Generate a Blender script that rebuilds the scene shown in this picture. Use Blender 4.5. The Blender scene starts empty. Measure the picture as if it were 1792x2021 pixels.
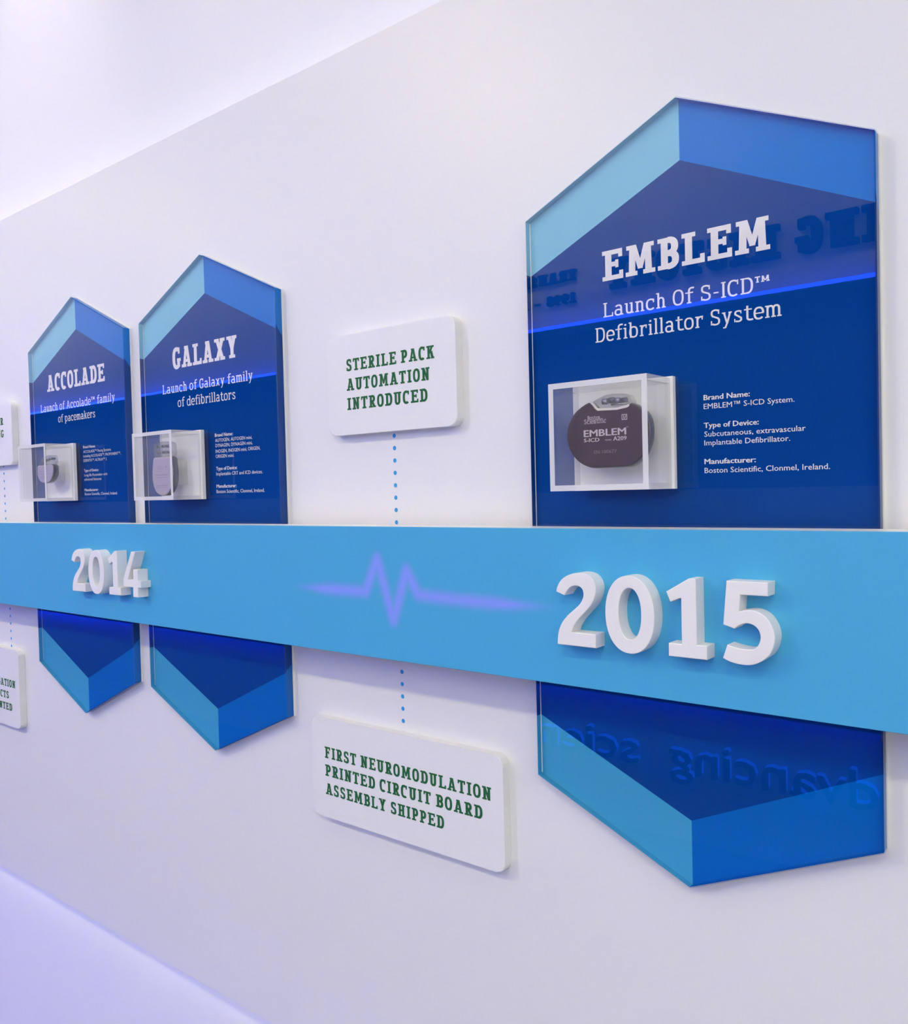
import bpy, bmesh, math
from mathutils import Vector, Matrix
from mathutils.geometry import delaunay_2d_cdt

SC = bpy.context.scene
COL = SC.collection

# ------------------------------------------------------------------ units
# Layout is written in "u" along the wall (u = .74 m): x right, d distance in front of the eye plane, z above eye.
S, WALL_D, EYE = .74, 1.02, 1.62
def P(x, d, z):
    return Vector((x * S, (d - WALL_D) * S, EYE + z * S))

# ------------------------------------------------------------------ camera
cam = bpy.data.objects.new('camera', bpy.data.cameras.new('camera'))
COL.objects.link(cam)
YAW, PITCH, ROLL = math.radians(39.0957), math.radians(-1.4571), math.radians(-1.4489)
fw = Vector((-math.sin(YAW), math.cos(YAW), 0)); rt = Vector((math.cos(YAW), math.sin(YAW), 0)); up = Vector((0, 0, 1))
f2 = fw * math.cos(PITCH) + up * math.sin(PITCH); u2 = up * math.cos(PITCH) - fw * math.sin(PITCH)
r3 = rt * math.cos(ROLL) + u2 * math.sin(ROLL); u3 = u2 * math.cos(ROLL) - rt * math.sin(ROLL)
M = Matrix((r3, u3, -f2)).transposed().to_4x4(); M.translation = P(0, 0, 0)
cam.matrix_world = M
cam.data.sensor_fit = 'HORIZONTAL'; cam.data.sensor_width = 36; cam.data.lens = 1680 / 1792 * 36
cam.data.clip_start = .01
SC.camera = cam

# ------------------------------------------------------------------ world, exposure
SC.view_settings.view_transform = 'Standard'; SC.view_settings.look = 'None'
SC.view_settings.gamma = 1; SC.view_settings.exposure = -.01
SC.cycles.use_denoising = True
SC.cycles.max_bounces = 10; SC.cycles.transparent_max_bounces = 32; SC.cycles.glossy_bounces = 6
w = bpy.data.worlds.new('world'); SC.world = w; w.use_nodes = True
w.node_tree.nodes['Background'].inputs[0].default_value = (.55, .56, .9, 1)
w.node_tree.nodes['Background'].inputs[1].default_value = .1

# ------------------------------------------------------------------ lamps of the room and added fill lights
def light(name, kind, loc, energy, color, aim=None, **kw):
    L = bpy.data.lights.new(name, kind); L.energy = energy; L.color = color
    for k, v in kw.items(): setattr(L, k, v)
    o = bpy.data.objects.new(name, L); COL.objects.link(o); o.location = loc
    if aim is not None: o.rotation_euler = (Vector(aim) - Vector(loc)).to_track_quat('-Z', 'Y').to_euler()
    return o
WARM, COOL = (1, .92, .32), (.85, .85, 1)
KEY_W, WASH_W, FILL_W, FASCIA_W = 58, 6, 2, 55
RIM_W, RIGHT_W = 17, 36
for x, k in ((-9.1, 3.2), (-6.0, 2.5), (-2.75, 1.3), (.45, .55), (3.6, .35)):    # far row of downlights, aimed at the display wall
    light('downlight', 'SPOT', P(x, -1.88, 2.27), KEY_W * k, WARM, P(x * .9 - .1, 1.02, -.1), spot_size=1.9, spot_blend=.9, shadow_soft_size=.05)
for x in (-7.9, -5.3, -3.3, -1.55, .1, 1.7):      # near row, washing down the wall
    light('wall_washer', 'SPOT', P(x, -.18, 2.27), WASH_W, (1, .94, .8), P(x, .95, -.3), spot_size=1.9, spot_blend=1, shadow_soft_size=.05)
for x in (-11.5, -7.5, -3.5, .5, 4.2):             # added unseen cool fill under the ceiling, towards the opposite wall
    light('ceiling_fill', 'AREA', P(x, -2.3, 2.28), FILL_W, COOL, P(x, -2.1, 0), shape='RECTANGLE', size=2.7, size_y=.8)
for x, k in ((-4.6, 1.2), (-3.1, 1.6), (-2.3, .9), (-1.3, .3), (1.2, .2)):    # added unseen spots brightening the rear wall above the display wall
    light('rear_wall_fill', 'SPOT', P(x, .85, 2.25), RIM_W * k, (1, .95, .88), P(x, 1.125, 1.25), spot_size=.85, spot_blend=1, shadow_soft_size=.04)
for x, k in ((-11.5, .4), (-7.5, .35), (-3.5, .52)):    # added area lights brightening the opposite fascia for frontal fill
    light('fascia_fill', 'AREA', P(x, -2.0, 2.25), FASCIA_W * k, (1, .97, .72), P(x, -2.9, 1.6), shape='RECTANGLE', size=2.9, size_y=.15)
for x in (.7, 3.0, 5.2):                                # added area lights bouncing fill off the unseen white wall part
    light('bounce_fill', 'AREA', P(x, -1.7, 2.25), RIGHT_W, (.86, .87, .74), P(x, -2.9, .1), shape='RECTANGLE', size=1.6, size_y=.2)

# ------------------------------------------------------------------ materials
def newmat(name):
    m = bpy.data.materials.new(name); m.use_nodes = True
    m.node_tree.nodes.clear(); return m, m.node_tree.nodes, m.node_tree.links
def srgb(r, g, b):
    return tuple(((c / 255) / 12.92 if c / 255 <= .04045 else ((c / 255 + .055) / 1.055) ** 2.4) for c in (r, g, b)) + (1,)
def paint(name, col, rough=.5, spec=.5, metal=0, bump=0, bscale=400, var=0):
    m, n, l = newmat(name)
    out = n.new('ShaderNodeOutputMaterial'); b = n.new('ShaderNodeBsdfPrincipled')
    b.inputs['Base Color'].default_value = col; b.inputs['Roughness'].default_value = rough
    b.inputs['Specular IOR Level'].default_value = spec; b.inputs['Metallic'].default_value = metal
    l.new(b.outputs[0], out.inputs[0])
    tc = n.new('ShaderNodeTexCoord')
    if bump:
        t = n.new('ShaderNodeTexNoise'); t.inputs['Scale'].default_value = bscale; t.inputs['Detail'].default_value = 3
        bp = n.new('ShaderNodeBump'); bp.inputs['Strength'].default_value = bump; bp.inputs['Distance'].default_value = .0005
        l.new(tc.outputs['Object'], t.inputs[0]); l.new(t.outputs[0], bp.inputs['Height']); l.new(bp.outputs[0], b.inputs['Normal'])
    if var:
        t = n.new('ShaderNodeTexNoise'); t.inputs['Scale'].default_value = 6; t.inputs['Detail'].default_value = 4
        mx = n.new('ShaderNodeMix'); mx.data_type = 'RGBA'; mx.inputs[6].default_value = col
        mx.inputs[7].default_value = tuple(c * (1 - var) for c in col[:3]) + (1,)
        l.new(tc.outputs['Object'], t.inputs[0]); l.new(t.outputs[0], mx.inputs[0]); l.new(mx.outputs[2], b.inputs['Base Color'])
    return m
def emit(name, col, k):
    m, n, l = newmat(name)
    out = n.new('ShaderNodeOutputMaterial'); e = n.new('ShaderNodeEmission')
    e.inputs[0].default_value = tuple(col[:3]) + (1,); e.inputs[1].default_value = k
    l.new(e.outputs[0], out.inputs[0]); return m
def clear(name, haze=0.0, tint=(1, 1, 1, 1), hazecol=(.9, .9, .93, 1), f0=.04):
    """thin clear acrylic: see-through, reflecting more at grazing angles, with a little milky haze"""
    m, n, l = newmat(name)
    out = n.new('ShaderNodeOutputMaterial')
    g = n.new('ShaderNodeNewGeometry'); dot = n.new('ShaderNodeVectorMath'); dot.operation = 'DOT_PRODUCT'
    l.new(g.outputs['Incoming'], dot.inputs[0]); l.new(g.outputs['Normal'], dot.inputs[1])
    def math_(op, a, b=None):
        k = n.new('ShaderNodeMath'); k.operation = op
        for i, v in enumerate((a, b)):
            if v is None: continue
            if isinstance(v, (int, float)): k.inputs[i].default_value = v
            else: l.new(v, k.inputs[i])
        return k.outputs[0]
    c = math_('ABSOLUTE', dot.outputs['Value'])
    s = math_('POWER', math_('SUBTRACT', 1.0, c), 5.0)
    fr = math_('ADD', math_('MULTIPLY', s, 1 - f0), f0)
    tr = n.new('ShaderNodeBsdfTransparent'); tr.inputs[0].default_value = tint
    gl = n.new('ShaderNodeBsdfGlossy'); gl.inputs['Roughness'].default_value = .0
    df = n.new('ShaderNodeBsdfDiffuse'); df.inputs[0].default_value = hazecol
    m1 = n.new('ShaderNodeMixShader'); m1.inputs[0].default_value = haze
    l.new(tr.outputs[0], m1.inputs[1]); l.new(df.outputs[0], m1.inputs[2])
    m2 = n.new('ShaderNodeMixShader'); l.new(fr, m2.inputs[0]); l.new(m1.outputs[0], m2.inputs[1]); l.new(gl.outputs[0], m2.inputs[2])
    l.new(m2.outputs[0], out.inputs[0]); return m

WHITE = paint('wall_paint', (.86, .85, .88, 1), .38, .45, bump=.05, bscale=700)
REAR = paint('rear_wall_paint', (.88, .87, .9, 1), .6, .3)
CEIL = paint('ceiling_paint', (.85, .85, .86, 1), .7, .3)
FLOOR = paint('floor_carpet', (.16, .16, .20, 1), .8, .2, var=.3)
SLATE = paint('slate_wall', (.36, .37, .46, 1), .6, .3)
MIDW = paint('grey_blue_wall', (.07, .08, .12, 1), .6, .3)
SIGNW = paint('sign_white', (.88, .87, .89, 1), .35, .4)
GREEN = paint('green_ink', srgb(40, 105, 65), .6, .2)
BAND_COL = (.075, .435, .76, 1)
BAND = paint('band_blue', BAND_COL, .42, .4, bump=.03, bscale=900)
LEDGE = paint('ledge_white', (.9, .88, .9, 1), .4, .4)
NUM = paint('numeral_white', (.9, .88, .9, 1), .5, .35)
NAVY = paint('navy_print', (.001, .054, .30, 1), .6, 0)
SKY = paint('sky_print', (.24, .57, .78, 1), .6, 0)
MID = paint('mid_blue_print', (.001, .19, .68, 1), .6, 0)
TEAL = paint('teal_print', (.06, .375, .66, 1), .6, 0)
ROYAL = paint('royal_print', (.001, .14, .55, 1), .6, 0)
INK = paint('white_ink', (.86, .84, .88, 1), .6, .2)
EDGE = paint('polished_edge', (.9, .9, .95, 1), .3, .5)
DOT = paint('dot_ink', (.05, .36, .80, 1), .6, .2)
CLEAR = clear('clear_acrylic')
PANE = clear('case_acrylic', haze=.02, f0=.022)
HPANE = clear('case_acrylic_hazy', haze=.10, f0=.022)
RIMS = clear('case_edges', haze=.8)
HEADER = clear('header_resin', haze=.10, tint=(.86, .86, .88, 1), f0=.09)
DARK = paint('dark_titanium', (.085, .050, .066, 1), .42, .4, metal=.45, var=.15)
PALE = paint('pale_titanium', (.56, .50, .57, 1), .45, .5, metal=.3)
RIM = paint('steel_rim', (.22, .22, .25, 1), .3, .5, metal=.8)
STEEL = paint('steel', (.62, .6, .62, 1), .2, .5, metal=1)
ETCH = paint('etched_marking', (.62, .52, .58, 1), .6, .3)
FAINT = paint('faint_etching', (.26, .2, .24, 1), .6, .3)
GREYINK = paint('grey_marking', (.40, .36, .45, 1), .6, .3)
BONE = paint('bone_trim', (.8, .74, .7, 1), .4, .4)
LEDB = emit('blue_light_line', (.012, .04, 1), 50)
LEDC = emit('lower_blue_light_line', (.004, .035, 1), 155)
LEDW = emit('edge_light', (.68, .70, .95), 4.5)
LEDL = emit('lower_edge_light', (.70, .70, .86), 13)
HALO = emit('halo_blue', (.01, .08, 1), 7)
NAVYSIGN = paint('navy_sign', (.012, .02, .09, 1), .6, .3)

# ------------------------------------------------------------------ object helpers
def link(name, me, mats, parent=None):
    o = bpy.data.objects.new(name, me); COL.objects.link(o)
    for m in (mats if isinstance(mats, (list, tuple)) else [mats]): me.materials.append(m)
    if parent: o.parent = parent; o.matrix_parent_inverse = parent.matrix_basis.inverted()
    return o
def from_bm(name, bm, mats, parent=None, smooth=False):
    bmesh.ops.recalc_face_normals(bm, faces=bm.faces)
    me = bpy.data.meshes.new(name); bm.to_mesh(me); bm.free()
    if smooth:
        for p in me.polygons: p.use_smooth = True
    return link(name, me, mats, parent)
def tag(o, label=None, cat=None, group=None, kind=None):
    if label: o['label'] = label
    if cat: o['category'] = cat
    if group: o['group'] = group
    if kind: o['kind'] = kind
    return o
def thing(name, loc, label, cat, group=None):
    o = bpy.data.objects.new(name, None); COL.objects.link(o); o.location = loc; o.empty_display_size = .02
    return tag(o, label, cat, group)
def box_bm(x0, x1, d0, d1, z0, z1, bev=0, seg=2, bm=None):
    b = bmesh.new()
    vs = [b.verts.new(P(x, d, z)) for x in (x0, x1) for d in (d0, d1) for z in (z0, z1)]
    for f in ((0, 1, 3, 2), (4, 6, 7, 5), (0, 4, 5, 1), (2, 3, 7, 6), (0, 2, 6, 4), (1, 5, 7, 3)):
        b.faces.new([vs[i] for i in f])
    if bev:
        bmesh.ops.bevel(b, geom=b.edges[:], offset=bev * S, segments=seg, profile=.5, affect='EDGES')
    if bm is None: return b
    me = bpy.data.meshes.new('tmp'); b.to_mesh(me); b.free(); bm.from_mesh(me); bpy.data.meshes.remove(me); return bm
def box(name, x0, x1, d0, d1, z0, z1, mat, parent=None, bev=0, seg=2):
    return from_bm(name, box_bm(x0, x1, d0, d1, z0, z1, bev, seg), mat, parent)
def struct(o):
    o['kind'] = 'structure'; return o
def prism_bm(pts, d0, d1):
    """pts: outline in (x, z)"""
    b = bmesh.new()
    a = [b.verts.new(P(x, d0, z)) for x, z in pts]; c = [b.verts.new(P(x, d1, z)) for x, z in pts]
    b.faces.new(a); b.faces.new(c[::-1]); n = len(pts)
    for i in range(n): b.faces.new((a[i], a[(i + 1) % n], c[(i + 1) % n], c[i]))
    return b

# ------------------------------------------------------------------ lettering: a slab-serif drawn from strokes
def strip(pts, t, closed=False):
    n = len(pts); L, R = [], []
    for i, (x, y) in enumerate(pts):
        a = pts[i - 1] if (i or closed) else None
        b = pts[(i + 1) % n] if (i < n - 1 or closed) else None
        def unit(p, q):
            dx, dy = q[0] - p[0], q[1] - p[1]; k = math.hypot(dx, dy) or 1; return dx / k, dy / k
        u = unit(a, (x, y)) if a else None; v = unit((x, y), b) if b else None
        if u and v:
            nx, ny = -(u[1] + v[1]), u[0] + v[0]; k = math.hypot(nx, ny) or 1; nx, ny = nx / k, ny / k
            c = max(.35, nx * -u[1] + ny * u[0]); h = t / 2 / c
        else:
            q = u or v; nx, ny = -q[1], q[0]; h = t / 2
        L.append((x + nx * h, y + ny * h)); R.append((x - nx * h, y - ny * h))
    out = []
    for i in range(n if closed else n - 1):
        j = (i + 1) % n; out.append([R[i], R[j], L[j], L[i]])
    return out
def arc(cx, cy, rx, ry, a0, a1, n=14, e=2.5):
    o = []
    for i in range(n + 1):
        a = math.radians(a0 + (a1 - a0) * i / n); c, s = math.cos(a), math.sin(a)
        o.append((cx + rx * math.copysign(abs(c) ** (2 / e), c), cy + ry * math.copysign(abs(s) ** (2 / e), s)))
    return o
def rect(x0, x1, y0, y1): return [[(x0, y0), (x1, y0), (x1, y1), (x0, y1)]]

def glyph(ch, t):
    """quads and width of one letter; cap height 1"""
    h, s, o = t * .80, t * .72, t * (.62 if t < .15 else .46)
    a = o + t / 2; q = []
    XH, AS, DE = .73, 1.04, -.27
    def V(x, y0, y1): q.extend(rect(x - t / 2, x + t / 2, y0, y1))
    def H(y, x0, x1, k=h): q.extend(rect(x0, x1, y - k / 2, y + k / 2))
    def B(x, l=o, r=o, y=0): q.extend(rect(x - t / 2 - l, x + t / 2 + r, y, y + s))
    def T(x, l=o, r=o, y=1.0): q.extend(rect(x - t / 2 - l, x + t / 2 + r, y - s, y))
    def Ln(*pts, k=t): q.extend(strip(pts, k))
    def A(*g, k=t): q.extend(strip(arc(*g), k))
    def O(cx, cy, rx, ry): q.extend(strip(arc(cx, cy, rx - t / 2, ry - h / 2, 0, 360, 28)[:-1], t * .95, True))
    tick = t * .62
    if ch in 'EFL':
        W = {'E': .54, 'F': .50, 'L': .52}[ch] + a * .4
        V(a, 0, 1); B(a, o, 0 if ch != 'F' else o); T(a, o, o if ch == 'L' else 0)
        if ch in 'EF':
            H(1 - h / 2, a, W); q.extend(rect(W - tick, W, .73, 1)); H(.52, a, W - .12); q.extend(rect(W - .12 - tick * .8, W - .12, .39, .65))
        if ch in 'EL': H(h / 2, a, W + .02); q.extend(rect(W + .02 - tick, W + .02, 0, .28))
        return q, W + .02
    if ch in 'MNHU':
        W = {'M': .80, 'N': .63, 'H': .60, 'U': .60}[ch] + a * .35; b = W - a + .0
        if ch == 'U':
            V(a, .3, 1); V(b, .3, 1); T(a); T(b); A((a + b) / 2, .32, (b - a) / 2, .32 - h / 2, 180, 360); return q, W
        if ch == 'M':
            m = (a + b) / 2; e = .03
            for sg, x in ((1, a), (-1, b)):
                q.append([(x - sg * t / 2, 0), (x + sg * t / 2, 0), (x + sg * (t * .42 + e), 1), (x - sg * (t / 2 - e), 1)][::sg])
                q.append([(x - sg * t * .1, 1), (x + sg * (t * .52 + e), 1), (m + sg * t * .40, .20), (m - sg * t * .34, .20)][::sg])
            B(a, o, o * .7); B(b, o * .7, o); T(a + e, o, -t * .3); T(b - e, -t * .3, o)
            return q, W
        V(a, 0, 1); V(b, 0, 1)
        if ch == 'H': B(a); B(b); T(a); T(b); H(.51, a, b)
        if ch == 'N':
            B(a, o, o * .7); T(b, o * .7, o); T(a, o, 0); q.append([(a - t * .45, 1), (a + t * .45, 1), (b + t * .45, 0), (b - t * .45, 0)])
        return q, W
    if ch == 'I': V(a, 0, 1); B(a); T(a); return q, 2 * a
    if ch == 'T':
        W = .60; c = W / 2; V(c, 0, 1); B(c); H(1 - h / 2, 0, W); q.extend(rect(0, tick, .72, 1)); q.extend(rect(W - tick, W, .72, 1)); return q, W
    if ch in 'OQ': O(.30, .5, .30, .515); return q, .60
    if ch in 'CG':
        A(.30, .5, .30 - t / 2, .515 - h / 2, 52, 308, 22)
        q.extend(rect(.54 - tick, .54, .70, 1)) ; 
        if ch == 'G': V(.545 - t / 2, .06, .48); q.extend(rect(.33, .61, .48 - s, .48)); return q, .60
        return q, .56
    if ch in 'DBPR':
        V(a, 0, 1); B(a, o, 0 if ch in 'DB' else o); T(a, o, 0)
        if ch == 'D':
            W = .58 + a * .3; H(1 - h / 2, a, .32); H(h / 2, a, .32); A(.30, .5, W - .30 - t / 2, .5 - h / 2, 90, -90); return q, W
        W = (.54 if ch == 'B' else .53) + a * .3
        H(1 - h / 2, a, .30); ym = .50 if ch != 'P' else .44
        H(ym, a, .30); A(.28, (1 - h / 2 + ym) / 2, W - .30 - t / 2, (1 - h / 2 - ym) / 2, 90, -90)
        if ch == 'B': H(h / 2, a, .30); A(.28, (ym + h / 2) / 2, W - .28 - t / 2, (ym - h / 2) / 2, 90, -90)
        if ch == 'R': Ln((.30, ym), (W - t * .45, 0 + s * .3)); q.extend(rect(W - t, W + o * .5, 0, s)); return q, W + o * .4
        return q, W
    if ch == 'S':
        r = .25
        pts = arc(.27, .74, .25 - t / 2, .26 - h / 2, 38, 180, 8)[:-1] + [(t / 2 + .03, .68), (.10 + t * .3, .585), (.27, .51), (.44 - t * .2, .43), (.53 - t / 2, .33)] + arc(.28, .27, .26 - t / 2, .27 - h / 2, 0, -142, 8)[1:]
        q.extend(strip(pts, t * .95)); q.extend(rect(.49 - tick, .49, .70, .97)); q.extend(rect(.03, .03 + tick, .03, .30)); return q, .55
    if ch == 'A':
        W = .72; c = W / 2; x0 = o * .8
        q.append([(x0, 0), (x0 + t * .85, 0), (c + t * .30, 1), (c - t * .55, 1)]); q.append([(W - x0 - t * .95, 0), (W - x0, 0), (c + t * .55, 1), (c - t * .40, 1)])
        H(.30, x0 + t * .8, W - x0 - t * .8, h * .9); B(x0 + t / 2, o * .9, o * .6); B(W - x0 - t / 2, o * .6, o * .9)
        q.extend(rect(c - t * .60 - o * .5, c, 1 - s, 1)); return q, W
    if ch == 'X':
        W = .74; i = o * .8
        q.append([(i, 1), (i + t * 1.1, 1), (W - i, 0), (W - i - t * 1.1, 0)]); q.append([(i, 0), (i + t * 1.1, 0), (W - i, 1), (W - i - t * 1.1, 1)])
        for x in (i + t * .55, W - i - t * .55): B(x, o * .8, o * .5); T(x, o * .8, o * .5)
        return q, W
    if ch == 'Y':
        W = .70; c = W / 2; i = o * .8
        V(c, 0, .45); B(c); q.append([(i, 1), (i + t * 1.1, 1), (c + t / 2, .42), (c - t / 2, .42)]); q.append([(W - i - t * 1.1, 1), (W - i, 1), (c + t / 2, .42), (c - t / 2, .42)])
        for x in (i + t * .55, W - i - t * .55): T(x, o * .8, o * .4)
        return q, W
    if ch == 'K':
        W = .64; V(a, 0, 1); B(a, o, o * .7); T(a, o, o * .7)
        q.append([(a, .40), (a + t * .8, .40), (W - o * .5, 1), (W - o * .5 - t * 1.1, 1)]); q.append([(a + .12, .50), (a + .12 + t, .60), (W - o * .3, 0), (W - o * .3 - t * 1.1, 0)])
        T(W - o * .5 - t * .55, o * .6, o * .5); B(W - o * .3 - t * .55, o * .4, o * .6); return q, W
    if ch in '-': H(.40, .04, .30); return q, .34
    if ch == '.': q.extend(rect(0, t, 0, t)); return q, t
    if ch == '\u2122':
        k = .075
        q.extend(rect(0, .26, .96 - k, .96)); q.extend(rect(.13 - k / 2, .13 + k / 2, .58, .96)); q.extend(rect(.06, .20, .58, .58 + k * .8))
        for x in (.34, .60): q.extend(rect(x, x + k, .58, .96)); q.extend(rect(x - .04, x + k + .04, .58, .58 + k * .8))
        q.append([(.33, .96), (.42, .96), (.52, .66), (.46, .66)]); q.append([(.585, .96), (.685, .96), (.55, .66), (.49, .66)]); return q, .72
    # figures
    if ch in '0': O(.28, .5, .28, .515); return q, .56
    if ch == '1': V(.24, 0, 1); B(.24); q.append([(.24 - t / 2, 1), (.24 - t / 2, .82), (.04, .74), (.04, .84)]); return q, .46
    if ch == '2':
        q.extend(strip(arc(.26, .73, .24 - t / 2, .27 - h / 2, 165, -20, 10) + [(.36, .46), (t / 2 + .02, h)], t * .95)); H(h / 2, 0, .52); return q, .52
    if ch == '8': O(.27, .74, .24, .27); O(.27, .26, .27, .28); return q, .54
    if ch == '9': O(.27, .67, .27, .33); q.extend(strip(arc(.27, .62, .27 - t / 2, .62 - h / 2, 0, -120, 10), t)); return q, .54
    # lower case
    if ch in 'nmhru':
        W = .50 + a * .25
        if ch == 'u':
            b = W - a; V(a, .28, XH); T(a, o, 0, XH); T(b, o, 0, XH); V(b, 0, XH); B(b, 0, o); A((a + b) / 2, .28, (b - a) / 2, .28 - h / 2, 180, 330); return q, W
        V(a, 0, AS if ch == 'h' else XH); T(a, o, 0, AS if ch == 'h' else XH); B(a, o, o * .7)
        if ch == 'r':
            A(a + .22, .40, .22, XH - .40 - h / 2, 175, 70, 8); q.extend(rect(a + .30 - tick, a + .30, .50, XH)); return q, a + .32
        b = W - a
        A((a + b) / 2, XH - .28, (b - a) / 2, .28 - h / 2, 160, 0); V(b, 0, XH - .28); B(b, o * .7, o)
        if ch == 'm':
            c = b + (b - a); A((c + b) / 2, XH - .28, (b - a) / 2, .28 - h / 2, 160, 0); V(c, 0, XH - .28); B(c, o * .7, o); return q, c + a
        return q, W
    if ch == 'o': O(.27, XH / 2, .27, XH / 2 + .015); return q, .54
    if ch in 'ce':
        A(.27, XH / 2, .27 - t / 2, XH / 2 + .015 - h / 2, 38 if ch == 'c' else 0, 318, 20)
        if ch == 'e': H(XH / 2, t * .6, .52, h * .85)
        else: q.extend(rect(.47 - tick, .47, XH * .66, XH - .01))
        return q, .50
    if ch == 'a':
        b = .46 - t / 2; V(b, 0, XH * .66); B(b, 0, o)
        A(.24, XH - .26, b - .24, .26 - h / 2, 0, 150, 10); O(.23, .21, .23, .225); return q, .46 + o
    if ch in 'dbpgq':
        W = .54 + a * .2
        if ch in 'bp':
            O(W - .27, XH / 2, .27, XH / 2 + .015)
            if ch == 'b': V(a, 0, AS); T(a, o, 0, AS)
            else: V(a, DE, XH); T(a, o, 0, XH); B(a, o, o, DE)
        else:
            b = W - t / 2 - .02; O(.27, XH / 2, .27, XH / 2 + .015)
            if ch == 'd': V(b, 0, AS); T(b, o, 0, AS); B(b, 0, o)
            else: V(b, -.10, XH); T(b, 0, o, XH); A(.27, -.08, b - .27, .2, 0, -150, 8)
        return q, W + o * .4
    if ch == 'f':
        x = .20; V(x, 0, .80); B(x); A(x + .17, .80, .17, AS - .80 - h / 2, 180, 60, 8); H(XH - s / 2, 0, .42, s); return q, .42
    if ch == 't':
        x = .17; V(x, .2, .92); A(x + .17, .2, .17, .2 - h / 2, 180, 310, 8); H(XH - s / 2, 0, .40, s); return q, .40
    if ch in 'il':
        V(a, 0, XH if ch == 'i' else AS); T(a, o, 0, XH if ch == 'i' else AS); B(a, o, o)
        if ch == 'i': q.extend(rect(a - t * .58, a + t * .52, .86, .86 + t * 1.1))
        return q, 2 * a
    if ch == 's':
        pts = arc(.23, XH - .19, .21 - t / 2, .19 - h / 2, 35, 180, 7)[:-1] + [(t / 2 + .02, XH - .24), (.22, XH / 2 + .01), (.43 - t / 2, .25)] + arc(.23, .19, .215 - t / 2, .19 - h / 2, 0, -140, 7)[1:]
        q.extend(strip(pts, t * .92)); q.extend(rect(.40 - tick * .8, .40, XH - .22, XH - .02)); q.extend(rect(.02, .02 + tick * .8, .02, .22)); return q, .45
    if ch in 'yxkv':
        W = .54; i = o * .7
        if ch in 'yv':
            c = W / 2; q.append([(i, XH), (i + t, XH), (c + t * .45, 0), (c - t * .45, 0)]); q.append([(W - i - t, XH), (W - i, XH), (c + t * .45, 0), (c - t * .45, 0)])
            if ch == 'y': q.append([(c - t * .45, .05), (c + t * .5, .05), (c - .06, DE), (c - .06 - t, DE)]); q.extend(rect(c - .22, c - .06, DE, DE + s))
            for x in (i + t / 2, W - i - t / 2): T(x, o * .7, o * .5, XH)
        elif ch == 'x':
            q.append([(i, XH), (i + t * 1.1, XH), (W - i, 0), (W - i - t * 1.1, 0)]); q.append([(i, 0), (i + t * 1.1, 0), (W - i, XH), (W - i - t * 1.1, XH)])
            for x in (i + t * .5, W - i - t * .5): T(x, o * .7, o * .4, XH); B(x, o * .7, o * .4)
        else:
            V(a, 0, AS); T(a, o, 0, AS); B(a, o, o * .6); q.append([(a, .30), (a + t, .30), (W - i, XH), (W - i - t * 1.1, XH)]); q.append([(a + .10, .36), (a + .10 + t * .8, .44), (W - i * .5, 0), (W - i * .5 - t * 1.1, 0)])
            T(W - i - t * .55, o * .6, o * .5, XH); B(W - i * .5 - t * .55, o * .4, o * .6)
        return q, W
    return q, .3

def layout(text, t, gap=.075, space=.30):
    polys, x = [], 0
    for ch in text:
        if ch == ' ': x += space; continue
        q, wd = glyph(ch, t)
        polys += [[(px + x, py) for px, py in p] for p in q]; x += wd + gap
    return polys, x - gap
def union(polys):
    """one flat mesh of overlapping polygons: (verts, tris)"""
    vs, fs = [], []
    for p in polys:
        area = sum(p[i][0] * p[(i + 1) % len(p)][1] - p[(i + 1) % len(p)][0] * p[i][1] for i in range(len(p)))
        if abs(area) < 1e-7: continue
        pp = p if area > 0 else p[::-1]
        b = len(vs); vs += [Vector(v) for v in pp]; fs.append(list(range(b, b + len(pp))))
    V, E_, F, ov, oe, of = delaunay_2d_cdt(vs, [], fs, 1, 1e-5)
    return V, [f for f, k in zip(F, of) if k]
def word_meshes(text, t, **kw):
    """letters unioned one by one, so that each stays clean"""
    out, x = [], 0
    for ch in text:
        if ch == ' ': x += kw.get('space', .30); continue
        q, wd = glyph(ch, t); V, F = union(q)
        out.append(([Vector((v[0] + x, v[1])) for v in V], F)); x += wd + kw.get('gap', .075)
    return out, x - kw.get('gap', .075)
def add_flat(bm, V, F, fn):
    vs = [bm.verts.new(fn(v[0], v[1])) for v in V]
    for f in F:
        try: bm.faces.new([vs[i] for i in f])
        except ValueError: pass
def slab_line(bm, text, xl, xr, z, cap, d, t, **kw):
    W, tot = word_meshes(text, t, **kw); k = (xr - xl) / tot
    for V, F in W: add_flat(bm, V, F, lambda a, b: P(xl + a * k, d, z + b * cap))
def flat_obj(name, bm, mat, parent):
    for f in bm.faces:
        f.normal_update()
        if f.normal.y > 0: f.normal_flip()
    me = bpy.data.meshes.new(name); bm.to_mesh(me); bm.free()
    return link(name, me, mat, parent)
def slab_text(name, lines, d, t, mat, parent, **kw):
    bm = bmesh.new()
    for ln in lines:
        slab_line(bm, *ln[:5], d, t, **(dict(kw, **ln[5]) if len(ln) > 5 else kw))
    return flat_obj(name, bm, mat, parent)

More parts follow.
